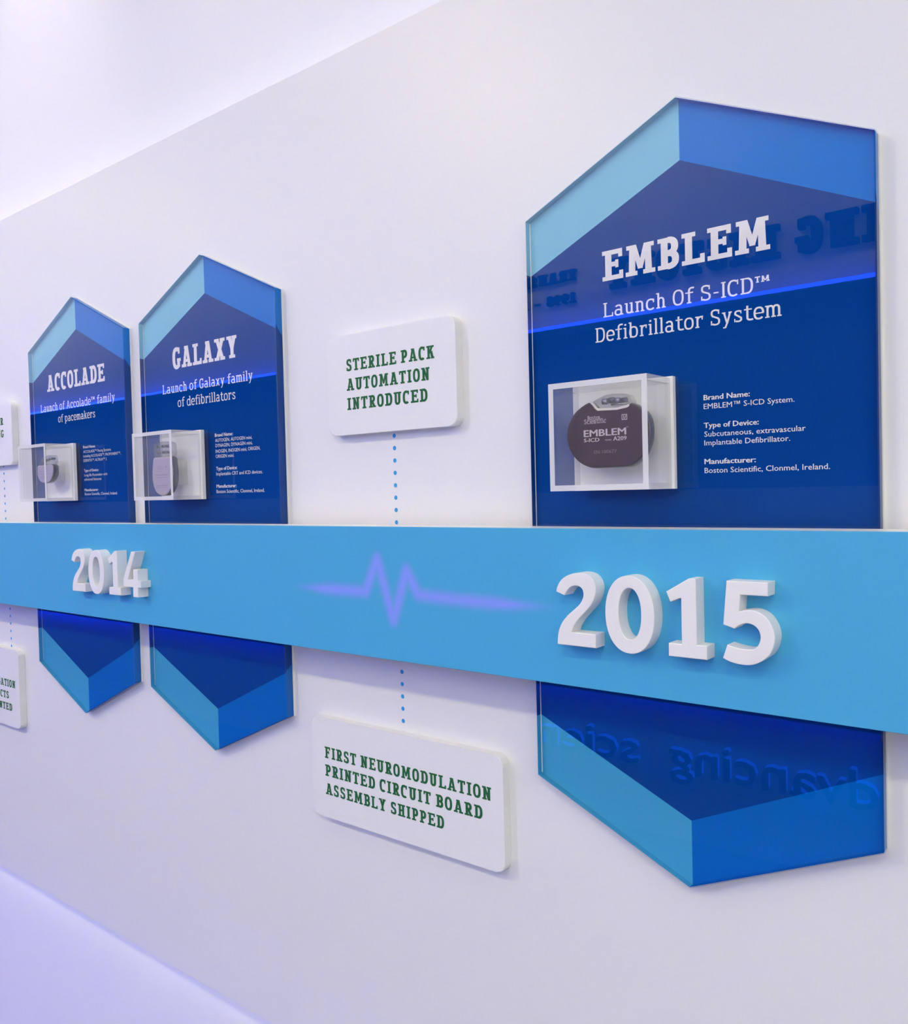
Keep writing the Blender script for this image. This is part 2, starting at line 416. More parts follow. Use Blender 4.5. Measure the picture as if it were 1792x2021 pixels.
def extrude_letters(name, items, d0, d1, mat, parent=None, bev=0):
    """items: list of (V, F, fn2d) -> solid letters between depths d0 (front) and d1"""
    bm = bmesh.new()
    for V, F, fn in items:
        pts = [fn(v[0], v[1]) for v in V]
        fr = [bm.verts.new(P(x, d0, z)) for x, z in pts]; bk = [bm.verts.new(P(x, d1, z)) for x, z in pts]
        cnt = {}
        for f in F:
            for i in range(len(f)):
                e = (f[i], f[(i + 1) % len(f)]); cnt[tuple(sorted(e))] = cnt.get(tuple(sorted(e)), []) + [e]
        for f in F:
            bm.faces.new([fr[i] for i in f]); bm.faces.new([bk[i] for i in f[::-1]])
        for k, es in cnt.items():
            if len(es) == 1:
                a, b = es[0]; bm.faces.new((fr[b], fr[a], bk[a], bk[b]))
    bmesh.ops.recalc_face_normals(bm, faces=bm.faces)
    if bev:
        bmesh.ops.dissolve_limit(bm, angle_limit=.01, verts=bm.verts, edges=bm.edges)
        es = [e for e in bm.edges if len(e.link_faces) == 2 and e.calc_face_angle(0) > 1.0]
        es = [e for e in es if abs(e.verts[0].co.y - e.verts[1].co.y) < 1e-6 and e.verts[0].co.y < P(0, (d0 + d1) / 2, 0).y]
        bmesh.ops.bevel(bm, geom=es, offset=bev * S, segments=2, profile=.5, affect='EDGES', clamp_overlap=True)
    me = bpy.data.meshes.new(name); bm.to_mesh(me); bm.free()
    return link(name, me, mat, parent)

# sans lettering from Blender's built-in typeface
_sans = {}
def sans_mesh(text, bold):
    key = (text, bold)
    if key not in _sans:
        c = bpy.data.curves.new('sans', 'FONT'); c.body = text; c.size = 1; c.resolution_u = 2; c.fill_mode = 'FRONT'
        c.offset = 0
        o = bpy.data.objects.new('sans', c); COL.objects.link(o)
        dg = bpy.context.evaluated_depsgraph_get(); me = bpy.data.meshes.new_from_object(o.evaluated_get(dg))
        V = [(v.co.x, v.co.y) for v in me.vertices]; F = [list(p.vertices) for p in me.polygons]
        bpy.data.objects.remove(o); bpy.data.curves.remove(c); bpy.data.meshes.remove(me); _sans[key] = (V, F)
    return _sans[key]
SANS_CAP = max(v[1] for v in sans_mesh('H', False)[0])
def sans_text(name, lines, d, mat, parent):
    bm = bmesh.new()
    for text, bold, xl, xr, z, cap in lines:
        V, F = sans_mesh(text, bold); x0 = min(v[0] for v in V); k = (xr - xl) / (max(v[0] for v in V) - x0); kz = cap / SANS_CAP
        for i, (dx, dz) in enumerate(((-.026, 0), (.026, 0), (0, .012), (0, -.012)) if bold else ((-.006, 0), (.006, 0))):
            add_flat(bm, V, F, lambda a, b: P(xl + (a - x0 + dx) * k, d - .00002 * i, z + (b + dz) * kz))
    return flat_obj(name, bm, mat, parent)

# ================================================================== THE SETTING
XL, XR, FZ, CZ = -14.0, 6.5, -EYE / S, 2.30
OPP = -2.9                                            # depth of the wall behind the camera
struct(box('floor', XL, XR, OPP - .1, 1.3, FZ - .1, FZ, FLOOR))
struct(box('ceiling', XL, XR, OPP - .1, 1.3, CZ, CZ + .1, CEIL))
struct(box('wall_rear', XL, XR, 1.125, 1.3, FZ, CZ, REAR))
struct(box('wall_left', XL - .1, XL, OPP - .1, 1.3, FZ, CZ, REAR))
struct(box('wall_right', XR, XR + .1, OPP - .1, 1.3, FZ, CZ, REAR))
BT, BB = .7307 * WALL_D, -1.0030 * WALL_D             # top and bottom of the raised display wall
struct(box('wall_front', XL + .02, XR - .02, WALL_D, 1.065, BB, BT, WHITE, bev=.0012))
# light strips behind its top and bottom edges
for nm, z0, z1, lab in (('light_strip', BT - .035, BT - .015, 'thin light strip hidden behind the top edge of the display wall'),
                        ('light_strip', BB + .015, BB + .035, 'thin light strip hidden behind the bottom edge of the display wall')):
    tag(box(nm, XL + .05, XR - .05, 1.0655, 1.072, z0, z1, LEDW if z0 > 0 else LEDL), lab, 'light')

# the wall opposite (only seen mirrored in the acrylic)
SPLIT = -.85
struct(box('wall_opposite_bounce', SPLIT, XR, OPP - .1, OPP + .06, FZ, CZ, REAR))  # white wall part added out of view to bounce fill light
struct(box('wall_opposite', XL, SPLIT, OPP - .1, OPP, FZ, -.03, SLATE))
struct(box('wall_opposite_middle', XL, SPLIT, OPP - .1, OPP, -.03, 1.03, MIDW))
struct(box('wall_opposite_top', XL, SPLIT, OPP - .1, OPP + .06, 1.045, CZ, REAR))
tag(box('light_strip', XL + .05, SPLIT - .02, OPP + .115, OPP + .135, 1.0335, 1.058, LEDB), 'thin blue light line along the foot of the white fascia of the opposite wall', 'light')
struct(box('trim_opposite', XL, SPLIT, OPP + .0001, OPP + .145, 1.018, 1.033, MIDW))
struct(box('trim_lower', XL, SPLIT, OPP + .0001, OPP + .16, -1.31, -1.28, MIDW))
tag(box('light_strip', XL + .05, SPLIT - .02, OPP + .03, OPP + .06, -1.324, -1.3105, LEDC), 'blue light line under the lower ledge of the opposite wall', 'light')
def mirror_text(name, text, xl, xr, z, cap, d0, d1, t, mat, parent=None, up=0):
    W, tot = word_meshes(text, t); k = (xr - xl) / tot
    return extrude_letters(name, [(V, F, lambda a, b: (xl + a * k, z + b * cap + up)) for V, F in W], d0, d1, mat, parent)
o = mirror_text('wall_lettering', 'ING HISTORY', -1.03, -2.63, 1.235, .185, OPP + .062, OPP + .10, .24, NAVYSIGN)
tag(o, 'large raised navy letters ING HISTORY on the opposite fascia', 'sign')
o = mirror_text('wall_lettering', 'TRANSF', -2.85, -3.28, 1.345, .07, OPP + .062, OPP + .085, .24, NAVYSIGN)
tag(o, 'small raised navy letters TRANSF on the opposite fascia', 'sign')
for text, x0, x1, what in (('1998', -2.86, -3.08, 'figures 1998'), ('-', -3.13, -3.18, 'dash after 1998'), ('2', -3.23, -3.28, 'figure 2 after the dash')):
    o = mirror_text('wall_lettering', text, x0, x1, 1.20, .065, OPP + .062, OPP + .085, .24, NAVYSIGN)
    tag(o, 'small raised navy %s on the opposite fascia' % what, 'sign')
for text, x0, x1 in (('advancing', -.95, -2.28), ('science', -2.50, -3.62)):
    t_ = thing('halo_lettering', P((x0 + x1) / 2, OPP + .03, -1.82), 'dark raised word %s with a blue halo on the lower opposite wall' % text, 'sign')
    V, F = sans_mesh(text, False); a0 = min(v[0] for v in V); k = (x1 - x0) / (max(v[0] for v in V) - a0); kz = .20 / SANS_CAP
    extrude_letters('letters', [(V, F, lambda a, b: (x0 + (a - a0) * k, -1.76 + b * kz))], OPP + .03, OPP + .06, NAVYSIGN, t_)
    extrude_letters('halo_light', [(V, F, lambda a, b: (x0 + (a - a0) * k, -1.749 + b * kz))], OPP + .001, OPP + .0295, HALO, t_)

# ================================================================== HEXAGON PANELS
D0, DP, DB = 1.0, 1.0115, 1.0165                      # front of the acrylic, print, back
def hexagon_panel(xl, xr, label, head, sub, info, tb, ts):
    xm = (xl + xr) / 2; zT, zA, zB, zN = .3738, .4780, -.4078, -.5088
    t = thing('hexagon_panel', P(xm, DB, zN), label, 'display panel', 'hexagonal timeline panels')
    out = [(xl, zB), (xm, zN), (xr, zB), (xr, zT), (xm, zA), (xl, zT)]
    bm = prism_bm(out, D0, DB)
    bmesh.ops.bevel(bm, geom=[e for e in bm.edges if abs(e.verts[0].co.y - e.verts[1].co.y) < 1e-6 and e.verts[0].co.y < P(0, 1.005, 0).y], offset=.0016 * S, segments=1, affect='EDGES')
    from_bm('acrylic_slab', bm, CLEAR, t)
    # print on the back of the slab, its reflection and refraction painted on the side walls; one mesh, five colours
    e = .0009
    ix0, ix1 = xl + e, xr - e
    cT, cA, cB, cN = .2985, .4025, -.3228, -.4255      # chevron lines between the navy and the lighter facets (on the print)
    b = bmesh.new()
    def face(pts, m):
        f = b.faces.new([b.verts.new(P(*p)) for p in pts]); f.material_index = m
    g = .0008
    lx = ix0 + g * 1.4
    face([(lx, DP, cT), (lx, DP, cB), (xm, DP, cN), (ix1, DP, cB), (ix1, DP, cT), (xm, DP, cA)], 0)
    face([(lx, DP, cT), (xm, DP, cA), (xm, DP, zA - e * 2), (lx, DP, zT - e)], 1)
    face([(ix1, DP, cT), (ix1, DP, zT - e), (xm, DP, zA - e * 2), (xm, DP, cA)], 2)
    face([(lx, DP, cB), (lx, DP, zB + e), (xm, DP, zN + e * 2), (xm, DP, cN)], 3)
    face([(ix1, DP, cB), (xm, DP, cN), (xm, DP, zN + e * 2), (ix1, DP, zB + e)], 4)
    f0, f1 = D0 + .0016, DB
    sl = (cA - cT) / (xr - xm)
    # left and right edges, coloured as the reflected and refracted print
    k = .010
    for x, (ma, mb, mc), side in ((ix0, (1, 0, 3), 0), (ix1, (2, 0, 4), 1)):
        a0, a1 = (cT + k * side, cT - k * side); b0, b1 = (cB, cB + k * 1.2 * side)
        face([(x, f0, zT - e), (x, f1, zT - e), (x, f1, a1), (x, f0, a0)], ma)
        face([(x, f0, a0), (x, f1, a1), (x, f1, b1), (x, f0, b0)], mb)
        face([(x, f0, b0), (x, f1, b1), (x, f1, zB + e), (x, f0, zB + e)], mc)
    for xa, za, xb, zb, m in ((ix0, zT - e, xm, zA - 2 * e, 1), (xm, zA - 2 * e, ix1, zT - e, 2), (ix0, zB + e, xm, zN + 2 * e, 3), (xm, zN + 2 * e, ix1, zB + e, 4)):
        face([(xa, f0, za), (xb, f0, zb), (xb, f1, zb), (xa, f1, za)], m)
    me = bpy.data.meshes.new('print_with_reflected_edges'); b.to_mesh(me); b.free()
    link('print_with_reflected_edges', me, [NAVY, SKY, MID, TEAL, ROYAL], t)
    # polished white line where the slab meets its white backing board
    bb = prism_bm([(xl - .0002, zB), (xm, zN - .0002), (xr + .0002, zB), (xr + .0002, zT), (xm, zA + .0002), (xl - .0002, zT)], DB + .0001, WALL_D - .0001)
    from_bm('backing_board', bb, EDGE, t)
    b = bmesh.new()
    box_bm(ix0, lx, DP - .0004, DP, zB + .002, zT - .002, bm=b)
    from_bm('polished_edge', b, EDGE, t)
    slab_text('heading', head, DP - .0003, tb, INK, t)
    slab_text('subheading', sub, DP - .0003, ts, INK, t, gap=.085)
    sans_text('description', info, DP - .0003, INK, t)
    return t

# ------------------------------------------------------------------ what is printed where (x left, x right, baseline, cap height)
EMB_HEAD = [('EMBLEM', -0.5578, -0.3377, 0.2716, 0.0391)]
EMB_SUB = [('Launch Of S-ICD™', -0.5576, -0.3387, 0.2242, 0.0188), ('Defibrillator System', -0.5702, -0.3258, 0.1924, 0.0192)]
EMB_INFO = [
    ('Brand Name:', 1, -0.4213, -0.3645, 0.103, 0.00621),
    ('EMBLEM™ S-ICD System.', 0, -0.4215, -0.3129, 0.0921, 0.0064),
    ('Type of Device:', 1, -0.4216, -0.3545, 0.0689, 0.00622),
    ('Subcutaneous, extravascular', 0, -0.4213, -0.301, 0.0581, 0.00641),
    ('Implantable Defibrillator.', 0, -0.4215, -0.3184, 0.0474, 0.00642),
    ('Manufacturer:', 1, -0.4216, -0.3586, 0.0245, 0.00624),
    ('Boston Scientific, Clonmel, Ireland.', 0, -0.4218, -0.2751, 0.0134, 0.00643),
]
GAL_HEAD = [('GALAXY', -1.562, -1.3439, 0.2651, 0.0424)]
GAL_SUB = [('Launch of Galaxy family', -1.6022, -1.3003, 0.2169, 0.0187), ('of defibrillators', -1.5484, -1.3546, 0.1861, 0.0184)]
GAL_INFO = [
    ('Brand Name:', 1, -1.4243, -1.3673, 0.1173, 0.00647),
    ('AUTOGEN, AUTOGEN mini,', 0, -1.4239, -1.3079, 0.1069, 0.00647),
    ('DYNAGEN, DYNAGEN mini,', 0, -1.4234, -1.3075, 0.0967, 0.00647),
    ('INOGEN, INOGEN mini, ORIGEN,', 0, -1.4237, -1.2846, 0.0855, 0.00647),
    ('ORIGEN mini.', 0, -1.4238, -1.3649, 0.0755, 0.00648),
    ('Type of Device:', 1, -1.4236, -1.3566, 0.0515, 0.00649),
    ('Implantable CRT and ICD devices.', 0, -1.4238, -1.28, 0.0411, 0.00649),
    ('Manufacturer:', 1, -1.4241, -1.3604, 0.0168, 0.0065),
    ('Boston Scientific, Clonmel, Ireland.', 0, -1.4247, -1.2759, 0.0063, 0.0065),
]
ACC_HEAD = [('ACCOLADE', -2.1085, -1.8336, 0.2685, 0.0403)]
ACC_SUB = [('Launch of Accolade™ family', -2.1467, -1.7933, 0.2203, 0.0184), ('of pacemakers', -2.0585, -1.8818, 0.1899, 0.0179)]
ACC_INFO = [
    ('Brand Name:', 1, -1.9422, -1.8866, 0.1209, 0.00594),
    ('ACCOLADE™ Pacing Systems', 0, -1.9425, -1.8178, 0.1098, 0.00594),
    ('Including ACCOLADE™, PROPONENT™,', 0, -1.9425, -1.7764, 0.0994, 0.00595),
    ('ESSENTIO™, ALTRUA™ 2', 0, -1.9428, -1.838, 0.089, 0.00595),
    ('Type of Device:', 1, -1.9422, -1.8756, 0.0655, 0.00595),
    ('Long life Pacemaker with', 0, -1.9418, -1.8376, 0.0548, 0.00596),
    ('advanced features', 0, -1.942, -1.8646, 0.0448, 0.00596),
    ('Manufacturer:', 1, -1.9422, -1.8799, 0.0199, 0.00597),
    ('Boston Scientific, Clonmel, Ireland.', 0, -1.9421, -1.797, 0.0104, 0.00597),
]
PL1 = [('STERILE PACK', -1.0398, -0.8464, 0.2037, 0.02), ('AUTOMATION', -1.0398, -0.8563, 0.1713, 0.02), ('INTRODUCED', -1.0396, -0.8617, 0.139, 0.02)]
PL2 = [('FIRST NEUROMODULATION', -1.1211, -0.757, -0.4638, 0.0201), ('PRINTED CIRCUIT BOARD', -1.1212, -0.7744, -0.4954, 0.0201), ('ASSEMBLY SHIPPED', -1.1212, -0.8505, -0.528, 0.02)]

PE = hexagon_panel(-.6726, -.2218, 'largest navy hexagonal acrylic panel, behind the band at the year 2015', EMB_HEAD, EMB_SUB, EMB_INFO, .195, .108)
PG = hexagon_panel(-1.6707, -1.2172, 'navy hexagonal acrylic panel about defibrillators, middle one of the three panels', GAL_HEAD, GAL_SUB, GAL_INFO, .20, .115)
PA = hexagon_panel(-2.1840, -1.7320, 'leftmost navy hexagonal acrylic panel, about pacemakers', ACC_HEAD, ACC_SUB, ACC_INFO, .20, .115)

# ================================================================== TIMELINE BAND
BD, BZT, BZB = .94, -.0562 * .94, -.2727 * .94
band = thing('timeline_band', P(-.9, BD, BZB), 'long light blue horizontal band carrying the years across the panels', 'band')
box('front_panel', XL + .05, XR - .05, BD, BD + .006, BZB, BZT, BAND, band, bev=.0006, seg=1)
tag(box('ledge', XL + .05, XR - .05, BD + .0061, .9988, BZB + .004, BZT - .0002, LEDGE, band), 'white ledge behind the blue front')
for x in (-3.0, -.95, .4):
    box('bracket', x - .05, x + .05, .9989, WALL_D - .0001, -.20, -.10, LEDGE, band)

# soft violet pulse line on the band, its glow painted as colour
def pulse():
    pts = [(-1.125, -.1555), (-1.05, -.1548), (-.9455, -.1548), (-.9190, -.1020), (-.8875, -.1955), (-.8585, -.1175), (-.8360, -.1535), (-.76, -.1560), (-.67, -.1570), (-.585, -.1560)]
    m, n, l = newmat('soft_glow_paint')
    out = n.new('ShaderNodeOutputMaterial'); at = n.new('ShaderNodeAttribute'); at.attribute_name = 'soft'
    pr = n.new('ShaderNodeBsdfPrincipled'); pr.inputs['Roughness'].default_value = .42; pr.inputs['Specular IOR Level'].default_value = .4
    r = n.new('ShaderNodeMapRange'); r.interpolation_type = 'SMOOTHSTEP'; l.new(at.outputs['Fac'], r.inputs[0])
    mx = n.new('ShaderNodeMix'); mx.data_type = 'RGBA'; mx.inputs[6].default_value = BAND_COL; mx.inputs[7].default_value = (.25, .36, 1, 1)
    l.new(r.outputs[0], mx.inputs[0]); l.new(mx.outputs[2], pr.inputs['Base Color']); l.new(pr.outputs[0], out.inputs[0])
    # fine grid around the line; every vertex knows how near the line it lies
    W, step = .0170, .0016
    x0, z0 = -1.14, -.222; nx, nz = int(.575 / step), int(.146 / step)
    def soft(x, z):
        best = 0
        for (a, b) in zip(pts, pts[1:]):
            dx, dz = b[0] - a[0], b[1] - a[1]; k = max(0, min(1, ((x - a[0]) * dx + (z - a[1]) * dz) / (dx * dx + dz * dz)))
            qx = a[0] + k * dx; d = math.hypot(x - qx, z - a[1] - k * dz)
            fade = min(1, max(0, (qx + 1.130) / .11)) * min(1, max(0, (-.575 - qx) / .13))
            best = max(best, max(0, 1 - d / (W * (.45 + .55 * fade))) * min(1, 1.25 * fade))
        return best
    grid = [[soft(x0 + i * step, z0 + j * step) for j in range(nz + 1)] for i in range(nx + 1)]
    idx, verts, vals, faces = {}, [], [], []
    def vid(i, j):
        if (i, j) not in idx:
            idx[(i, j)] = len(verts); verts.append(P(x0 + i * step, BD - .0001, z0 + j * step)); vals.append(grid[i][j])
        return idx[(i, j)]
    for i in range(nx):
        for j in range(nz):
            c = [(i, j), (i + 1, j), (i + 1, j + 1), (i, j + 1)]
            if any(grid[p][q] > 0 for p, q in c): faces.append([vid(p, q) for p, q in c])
    me = bpy.data.meshes.new('painted_pulse_glow'); me.from_pydata(verts, [], faces)
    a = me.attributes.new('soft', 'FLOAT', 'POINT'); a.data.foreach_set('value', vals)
    o = link('painted_pulse_glow', me, m, band); tag(o, 'soft violet heartbeat line')
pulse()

# raised year numerals
def smooth(pts, n=5, closed=False):
    m = len(pts); out = []
    for i in range(m if closed else m - 1):
        p0 = pts[(i - 1) % m] if (closed or i > 0) else pts[i]; p1 = pts[i]; p2 = pts[(i + 1) % m]
        p3 = pts[(i + 2) % m] if (closed or i + 2 < m) else p2
        for k in range(n):
            t = k / n
            out.append(tuple(.5 * (2 * p1[c] + (p2[c] - p0[c]) * t + (2 * p0[c] - 5 * p1[c] + 4 * p2[c] - p3[c]) * t * t + (3 * p1[c] - p0[c] - 3 * p2[c] + p3[c]) * t ** 3) for c in (0, 1)))
    if not closed: out.append(pts[-1])
    return out
FIGURES = {
    '2': [(-0.002, 0.728, 1), (0.015, 0.795), (0.08, 0.893), (0.19, 0.963), (0.331, 1.001), (0.469, 0.994), (0.562, 0.943), (0.615, 0.854), (0.619, 0.753), (0.585, 0.642), (0.521, 0.546), (0.434, 0.457), (0.336, 0.357), (0.27, 0.268), (0.235, 0.181, 1), (0.61, 0.183, 1), (0.605, -0.006, 1), (0.001, -0.006, 1), (0.008, 0.085), (0.028, 0.191), (0.086, 0.309), (0.176, 0.41), (0.287, 0.502), (0.374, 0.582), (0.42, 0.665), (0.43, 0.724), (0.417, 0.775), (0.38, 0.81), (0.31, 0.825), (0.234, 0.805), (0.181, 0.757), (0.129, 0.683, 1)],
    '1': [(0.002, 0.819, 1), (0.304, 0.999, 1), (0.398, 0.999, 1), (0.398, 0.174, 1), (0.528, 0.174, 1), (0.524, 0.0, 1), (0.02, 0.0, 1), (0.022, 0.167, 1), (0.199, 0.167, 1), (0.200, 0.745, 1), (0.183, 0.745, 1), (0.055, 0.689, 1)],
    '5': [(0.058, 0.995, 1), (0.560, 0.995, 1), (0.552, 0.832, 1), (0.226, 0.830, 1), (0.208, 0.633, 1), (0.336, 0.656), (0.432, 0.642), (0.527, 0.585), (0.596, 0.486), (0.626, 0.377), (0.617, 0.265), (0.568, 0.148), (0.471, 0.057), (0.357, 0.001), (0.227, -0.01), (0.094, 0.009), (-0.001, 0.048, 1), (0.056, 0.216, 1), (0.181, 0.19), (0.312, 0.182), (0.393, 0.203), (0.442, 0.264), (0.46, 0.346), (0.437, 0.425), (0.381, 0.477), (0.301, 0.495), (0.218, 0.468), (0.148, 0.417, 1), (0.01, 0.458, 1)],
    '4': [(-0.082, 0.376, 1), (0.277, 1.0, 1), (0.441, 1.0, 1), (0.109, 0.376, 1), (0.335, 0.376, 1), (0.340, 0.609, 1), (0.519, 0.609, 1), (0.516, 0.361, 1), (0.630, 0.361, 1), (0.626, 0.213, 1), (0.516, 0.213, 1), (0.507, -0.002, 1), (0.312, -0.002, 1), (0.318, 0.213, 1), (-0.077, 0.213, 1)]}
def figure(ch):
    if ch == '0':
        A_, B_ = arc(.355, .485, .354, .513, 0, 360, 44, 2.15)[:-1], arc(.362, .498, .162, .338, 0, 360, 44, 2.15)[:-1]
        return [[A_[i], A_[(i + 1) % 44], B_[(i + 1) % 44], B_[i]] for i in range(44)]
    pts = FIGURES[ch]; n = len(pts); out = []
    for i in range(n):                                  # curve between the marked corners
        p1, p2 = pts[i], pts[(i + 1) % n]; p0 = pts[i - 1] if len(p1) < 3 else p1; p3 = pts[(i + 2) % n] if len(p2) < 3 else p2
        m = 1 if len(p1) == 3 and len(p2) == 3 else 4
        for k in range(m):
            t = k / m
            out.append(tuple(.5 * (2 * p1[c] + (p2[c] - p0[c]) * t + (2 * p0[c] - 5 * p1[c] + 4 * p2[c] - p3[c]) * t * t + (3 * p1[c] - p0[c] - 3 * p2[c] + p3[c]) * t ** 3) for c in (0, 1)))
    return [out]
def numeral(ch, x, z, hgt, label):
    V, F = union(figure(ch))
    o = extrude_letters('numeral', [(V, F, lambda a, b: (x + a * hgt, z + b * hgt))], BD * .976, BD - .0001, NUM, None, bev=.0009)
    tag(o, label, 'numeral', 'raised year numerals'); return o
for yr, zb, h, L in (('2015', -.1985, .0915, (('2', -.5815), ('0', -.5122), ('1', -.4320), ('5', -.3655))), ('2014', -.1985, .0915, (('2', -1.8310), ('0', -1.7600), ('1', -1.6780), ('4', -1.6120)))):
    for ch, x in L:
        numeral(ch, x, zb, h, 'white raised figure %s of the year %s on the blue band' % (ch, yr))

# ================================================================== WHITE PLAQUES AND DOTTED LINES
def rounded(x0, x1, z0, z1, r, n=6):
    o = []
    for cx, cz, a in ((x1 - r, z1 - r, 0), (x0 + r, z1 - r, 90), (x0 + r, z0 + r, 180), (x1 - r, z0 + r, 270)):
        for i in range(n + 1): o.append((cx + r * math.cos(math.radians(a + 90 * i / n)), cz + r * math.sin(math.radians(a + 90 * i / n))))
    return o
def plaque(x0, x1, z0, z1, lines, label):
    t = thing('plaque', P((x0 + x1) / 2, WALL_D, z0), label, 'plaque', 'white milestone plaques')
    bm = prism_bm(rounded(x0, x1, z0, z1, .016), 1.003, WALL_D - .0001)
    es = [e for e in bm.edges if abs(e.verts[0].co.y - e.verts[1].co.y) < 1e-6 and e.verts[0].co.y < P(0, 1.01, 0).y]
    bmesh.ops.bevel(bm, geom=es, offset=.0016 * S, segments=2, profile=.5, affect='EDGES')
    from_bm('board', bm, SIGNW, t)
    slab_text('lettering', lines, 1.0027, .19, GREEN, t, gap=.12, space=.30)
    return t
plaque(-1.0858, -.8040, .0978, .2648, PL1, 'white plaque reading STERILE PACK AUTOMATION INTRODUCED')
plaque(-1.1545, -.7350, -.5693, -.3935, PL2, 'wide white plaque reading FIRST NEUROMODULATION PRINTED CIRCUIT BOARD ASSEMBLY SHIPPED')
plaque(-2.575, -2.2925, .0965, .2630, [('ER', -2.377, -2.3412, .2030, .019), ('NG', -2.379, -2.3406, .1705, .019)], 'white plaque cut off by the left edge above the band')
plaque(-2.725, -2.3070, -.603, -.3945, [('GATION', -2.434, -2.3297, -.4962, .0193), ('UCTS', -2.442, -2.3705, -.5285, .0190), ('NTED', -2.430, -2.3535, -.5602, .0192)], 'white plaque cut off by the left edge below the band')
def dots(x, zs, label):
    b = bmesh.new()
    for z in zs:
        v = [b.verts.new(P(x + .0036 * math.cos(a * math.pi / 8), WALL_D - .0004, z + .0036 * math.sin(a * math.pi / 8))) for a in range(16)]
        b.faces.new(v)
    o = flat_obj('dotted_line', b, DOT, None); tag(o, label, 'dotted line', 'dotted connector lines')
dots(-.9501, [.0915 - .0202 * i for i in range(9)], 'blue dotted line under the STERILE PACK plaque')
dots(-.9470, [-.2748 - .0203 * i for i in range(7)], 'blue dotted line above the FIRST NEUROMODULATION plaque')
dots(-2.3873, [.0960 - .0202 * i for i in range(9)], 'blue dotted line under the cut off upper left plaque')
dots(-2.3819, [-.2688 - .0202 * i for i in range(7)], 'blue dotted line above the cut off lower left plaque')

# ================================================================== DISPLAY CASES
def display_case(x0, x1, z0, z1, label):
    d0, d1, d2, k = .928, .9915, D0 - .0002, .0072
    t = thing('display_case', P((x0 + x1) / 2, d2, z0), label, 'display case', 'clear acrylic display cases')
    box('back_plate', x0 - .002, x1 + .0035, d1, d2, z0 - .0005, z1 + .002, SIGNW, t, bev=.0006, seg=1)
    def pane(name, a, b, e, f, dd0, dd1, mat, lab=None):
        o = box(name, a, b, dd0, dd1, e, f, [mat, RIMS], t)
        for p in o.data.polygons:
            if abs(p.normal.y) > .9 and name != 'front_pane': p.material_index = 1
        return o
    pane('front_pane', x0 + k, x1 - k, z0 + k, z1 - k, d0 + .0002, d0 + .0062, PANE)
    pane('side_pane', x0, x0 + k, z0 + k, z1 - k, d0, d1 - .0001, HPANE)
    pane('side_pane', x1 - k, x1, z0 + k, z1 - k, d0, d1 - .0001, PANE)
    pane('top_pane', x0, x1, z1 - k, z1, d0, d1 - .0001, HPANE)
    pane('bottom_pane', x0, x1, z0, z0 + k, d0, d1 - .0001, HPANE)
    return t
display_case(-.5935, -.4560, -.0045, .1325, 'clear acrylic case holding the dark oval implant on the largest panel')
display_case(-1.5856, -1.4462, -.0045, .1300, 'clear acrylic case holding the tall pale implant on the middle panel')
display_case(-2.0927, -1.9560, -.0012, .1315, 'clear acrylic case holding the short pale implant on the leftmost panel')

# ================================================================== IMPLANT DEVICES
def inset(pts, k):
    n = len(pts); o = []
    ar = sum(pts[i][0] * pts[(i + 1) % n][1] - pts[(i + 1) % n][0] * pts[i][1] for i in range(n)); sg = 1 if ar > 0 else -1
    for i in range(n):
        a, b = pts[i - 1], pts[(i + 1) % n]; dx, dy = b[0] - a[0], b[1] - a[1]; L = math.hypot(dx, dy) or 1
        o.append((pts[i][0] - dy / L * k * sg, pts[i][1] + dx / L * k * sg))
    return o
def can(name, pts, cx, cz, d, prof, mats, parent):
    b = bmesh.new(); rings = []
    for k, dd in prof:
        rings.append([b.verts.new(P(cx + x, d + dd, cz + z)) for x, z in inset(pts, k)])
    n = len(pts); b.faces.new(rings[0]); b.faces.new(rings[-1][::-1])
    for r0, r1, i in zip(rings, rings[1:], range(99)):
        for j in range(n):
            f = b.faces.new((r0[j], r1[j], r1[(j + 1) % n], r0[(j + 1) % n])); f.material_index = 0 if i < 1 else 1; f.smooth = True
    return from_bm(name, b, mats, parent)
PROF = ((.0026, 0), (.0008, .0006), (0, .0024), (0, .0120), (.0028, .0155))
def cyl(name, x0, x1, d, z, r, mat, parent, n=16):
    b = bmesh.new(); A, C = [], []
    for i in range(n):
        a = 2 * math.pi * i / n
        A.append(b.verts.new(P(x0, d + r * math.cos(a), z + r * math.sin(a)))); C.append(b.verts.new(P(x1, d + r * math.cos(a), z + r * math.sin(a))))
    b.faces.new(A); b.faces.new(C[::-1])
    for i in range(n):
        f = b.faces.new((A[i], A[(i + 1) % n], C[(i + 1) % n], C[i])); f.smooth = True
    return from_bm(name, b, mat, parent)

# --- the dark device in the big case
d = .955; cx, cz = -.53, .065
t = thing('implant_device', P(cx, d + .0155, cz), 'dark brown oval implant with white markings in the case on the largest panel', 'medical device')
body = [(-.0544, .0008), (-.0535, .0107), (-.0495, .0203), (-.0415, .0312), (-.03, .0390), (-.0195, .0428), (-.0150, .0405), (-.0115, .0365), (-.0080, .0335), (.0195, .0328), (.0335, .0345), (.0385, .0372), (.0451, .0344), (.0529, .0292), (.0590, .0225), (.0625, .0140), (.0638, .0028), (.0630, -.0078), (.0598, -.0190), (.0545, -.0284), (.047, -.0353), (.0389, -.0398), (.030, -.0412), (.008, -.0414), (-.0159, -.0412), (-.0282, -.0377), (-.0381, -.0318), (-.0467, -.0227), (-.0522, -.0114)]
can('casing', smooth(body, 4, True), cx, cz, d, PROF, [DARK, RIM], t)
hd = [(-.0165, .0420), (-.0016, .0483), (.0081, .0503), (.0199, .0502), (.0327, .0487), (.0372, .0442), (.0395, .0372), (.0340, .0352), (.0195, .0338), (-.0075, .0345), (-.0110, .0380)]
hp = smooth(hd, 3, True)
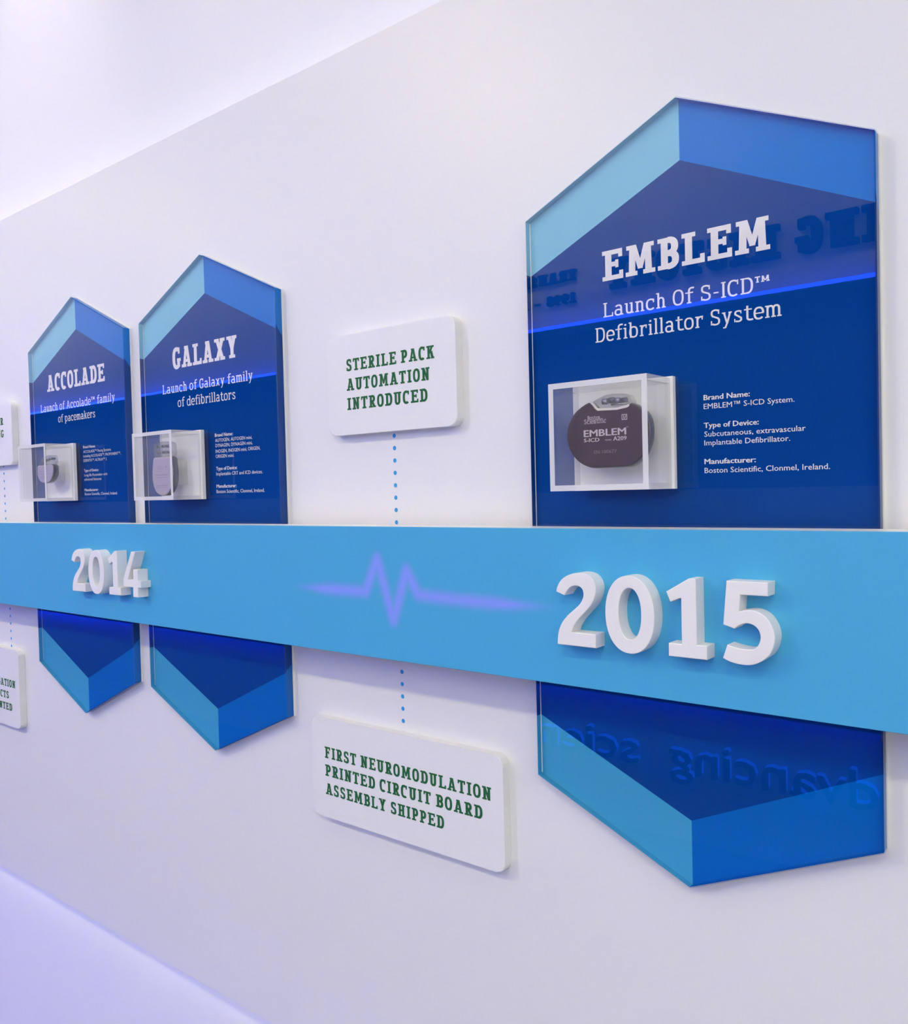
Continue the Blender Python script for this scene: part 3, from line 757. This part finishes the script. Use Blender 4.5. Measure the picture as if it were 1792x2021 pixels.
b = prism_bm([(cx + x, cz + z) for x, z in hp], d + .0012, d + .0135)
h = from_bm('header', b, HEADER, t)
for i, (xa, xb) in enumerate(((-.0035, .0035), (.0055, .0125), (.0145, .0215), (.0235, .0300))):
    cyl('connector_block', cx + xa, cx + xb, d + .0065, cz + .0425 + .0008 * math.sin(i * 1.7), .0038, STEEL if i % 2 == 0 else RIM, h)
cyl('connector_pin', cx + .010, cx + .034, d + .0035, cz + .0375, .0014, STEEL, h)
b = bmesh.new()
tp = [(-.0178, .0432), (-.0135, .0395), (-.0100, .0350), (-.0070, .0325), (.0195, .0316), (.0335, .0334), (.0365, .0352)]
for q in strip(tp, .0030):
    b.faces.new([b.verts.new(P(cx + x, d - .0005, cz + z)) for x, z in q])
flat_obj('trim', b, BONE, t)
slab_text('maker_marking', [('Boston', -.5524, -.5341, .0852, .0050), ('Scientific', -.5571, -.5257, .0803, .0058)], d - .0004, .12, ETCH, t)
TMK = chr(0x2122)
sans_text('model_marking', [('EMBLEM', 1, -.5579, -.4985, .0640, .0083), (TMK, 0, -.4980, -.4950, .0715, .0018), ('S-ICD', 1, -.5581, -.5359, .0572, .0047), ('MODEL', 0, -.5275, -.5185, .0575, .0018), ('A209', 1, -.5161, -.4979, .0571, .0050)], d - .0004, ETCH, t)
sans_text('serial_marking', [('SN 100677', 0, -.5442, -.5117, .0419, .0042)], d - .0004, FAINT, t)
b = bmesh.new()
for q in strip([(-.5035, .0824), (-.4968, .0824), (-.4968, .0886), (-.5035, .0886)], .0009, True) + [[(-.5015, .0835), (-.5005, .0835), (-.5005, .0875), (-.5015, .0875)], [(-.5000, .0835), (-.4992, .0835), (-.4976, .0876), (-.4985, .0876)]]:
    b.faces.new([b.verts.new(P(x, d - .0004, z)) for x, z in q])
flat_obj('symbol_marking', b, ETCH, t)
box('mounting_post', cx + .006, cx + .016, d + .0156, .9914, cz - .02, cz + .02, HPANE, t)

# --- the two pale devices
def pale_device(cx, cz, pts, d, header, blocks, rows, marks, label):
    t = thing('implant_device', P(cx, d + .0155, cz), label, 'medical device')
    can('casing', smooth(pts, 3, True), cx, cz, d, PROF, [PALE, RIM], t)
    b = prism_bm([(cx + x, cz + z) for x, z in smooth(header, 2, True)], d + .0012, d + .0140)
    h = from_bm('header', b, HEADER, t)
    for xa, xb, z in blocks:
        cyl('connector_block', cx + xa, cx + xb, d + .0075, cz + z, .0030, STEEL, h)
        cyl('set_screw', cx + (xa + xb) / 2 - .0012, cx + (xa + xb) / 2 + .0012, d + .0035, cz + z, .0014, RIM, h, 8)
    b = bmesh.new()
    for x0, x1, z, w_ in marks:
        for q in rect(x0, x1, z, z + w_): b.faces.new([b.verts.new(P(cx + x, d - .0004, cz + zz)) for x, zz in q])
    flat_obj('marking', b, GREYINK, t)
    for x in rows: box('mounting_post', cx + x - .0022, cx + x + .0022, d + .0156, .9914, cz - .018, cz + .030, HPANE, t)
    return t
pale_device(-1.524, .0425, [(-.030, .038), (-.0350, .021), (-.0372, .001), (-.0345, -.016), (-.026, -.0305), (-.013, -.0372), (.002, -.0385), (.016, -.035), (.0275, -.0245), (.0345, -.009), (.0362, .008), (.034, .024), (.031, .038), (.015, .0392), (0, .0395), (-.015, .0392)], .955,
            [(-.0285, .0398), (-.0300, .055), (-.0275, .0665), (-.010, .0690), (.012, .0692), (.028, .0665), (.0322, .055), (.0310, .0398), (.015, .0402), (-.015, .0402)],
            [(-.024, -.014, .0600), (-.008, .003, .0605), (.008, .020, .0600), (-.024, -.013, .0485), (-.006, .004, .0485), (.010, .022, .0480)], (.010, .030),
            [(-.018, .006, .0185, .0010), (-.016, .004, .0145, .0010), (-.018, .002, .0105, .0008), (-.024, .020, .0020, .0020), (-.022, .016, -.0025, .0012), (-.022, .018, -.0190, .0016), (-.022, .014, -.0225, .0012), (.012, .017, .017, .0035)],
            'tall pale grey implant with a clear top in the middle panel case')
pale_device(-2.0180, .0630, [(-.0365, .0208), (-.0395, .008), (-.038, -.004), (-.030, -.0145), (-.018, -.0200), (-.003, -.0215), (.014, -.0205), (.028, -.0145), (.037, -.003), (.0395, .008), (.0365, .0208), (.018, .0214), (0, .0216), (-.018, .0214)], .955,
            [(-.022, .0220), (-.0215, .034), (-.012, .0385), (.010, .0425), (.030, .0430), (.0370, .037), (.0375, .0220), (.018, .0222), (0, .0222)],
            [(-.018, -.009, .0300), (-.004, .006, .0330), (.012, .022, .0355), (.026, .034, .0350)], (.022,),
            [(-.030, .028, -.0005, .0010), (-.026, .020, .0060, .0008), (-.024, .018, -.0080, .0008)],
            'short pale grey implant with a bumpy clear top in the leftmost panel case')
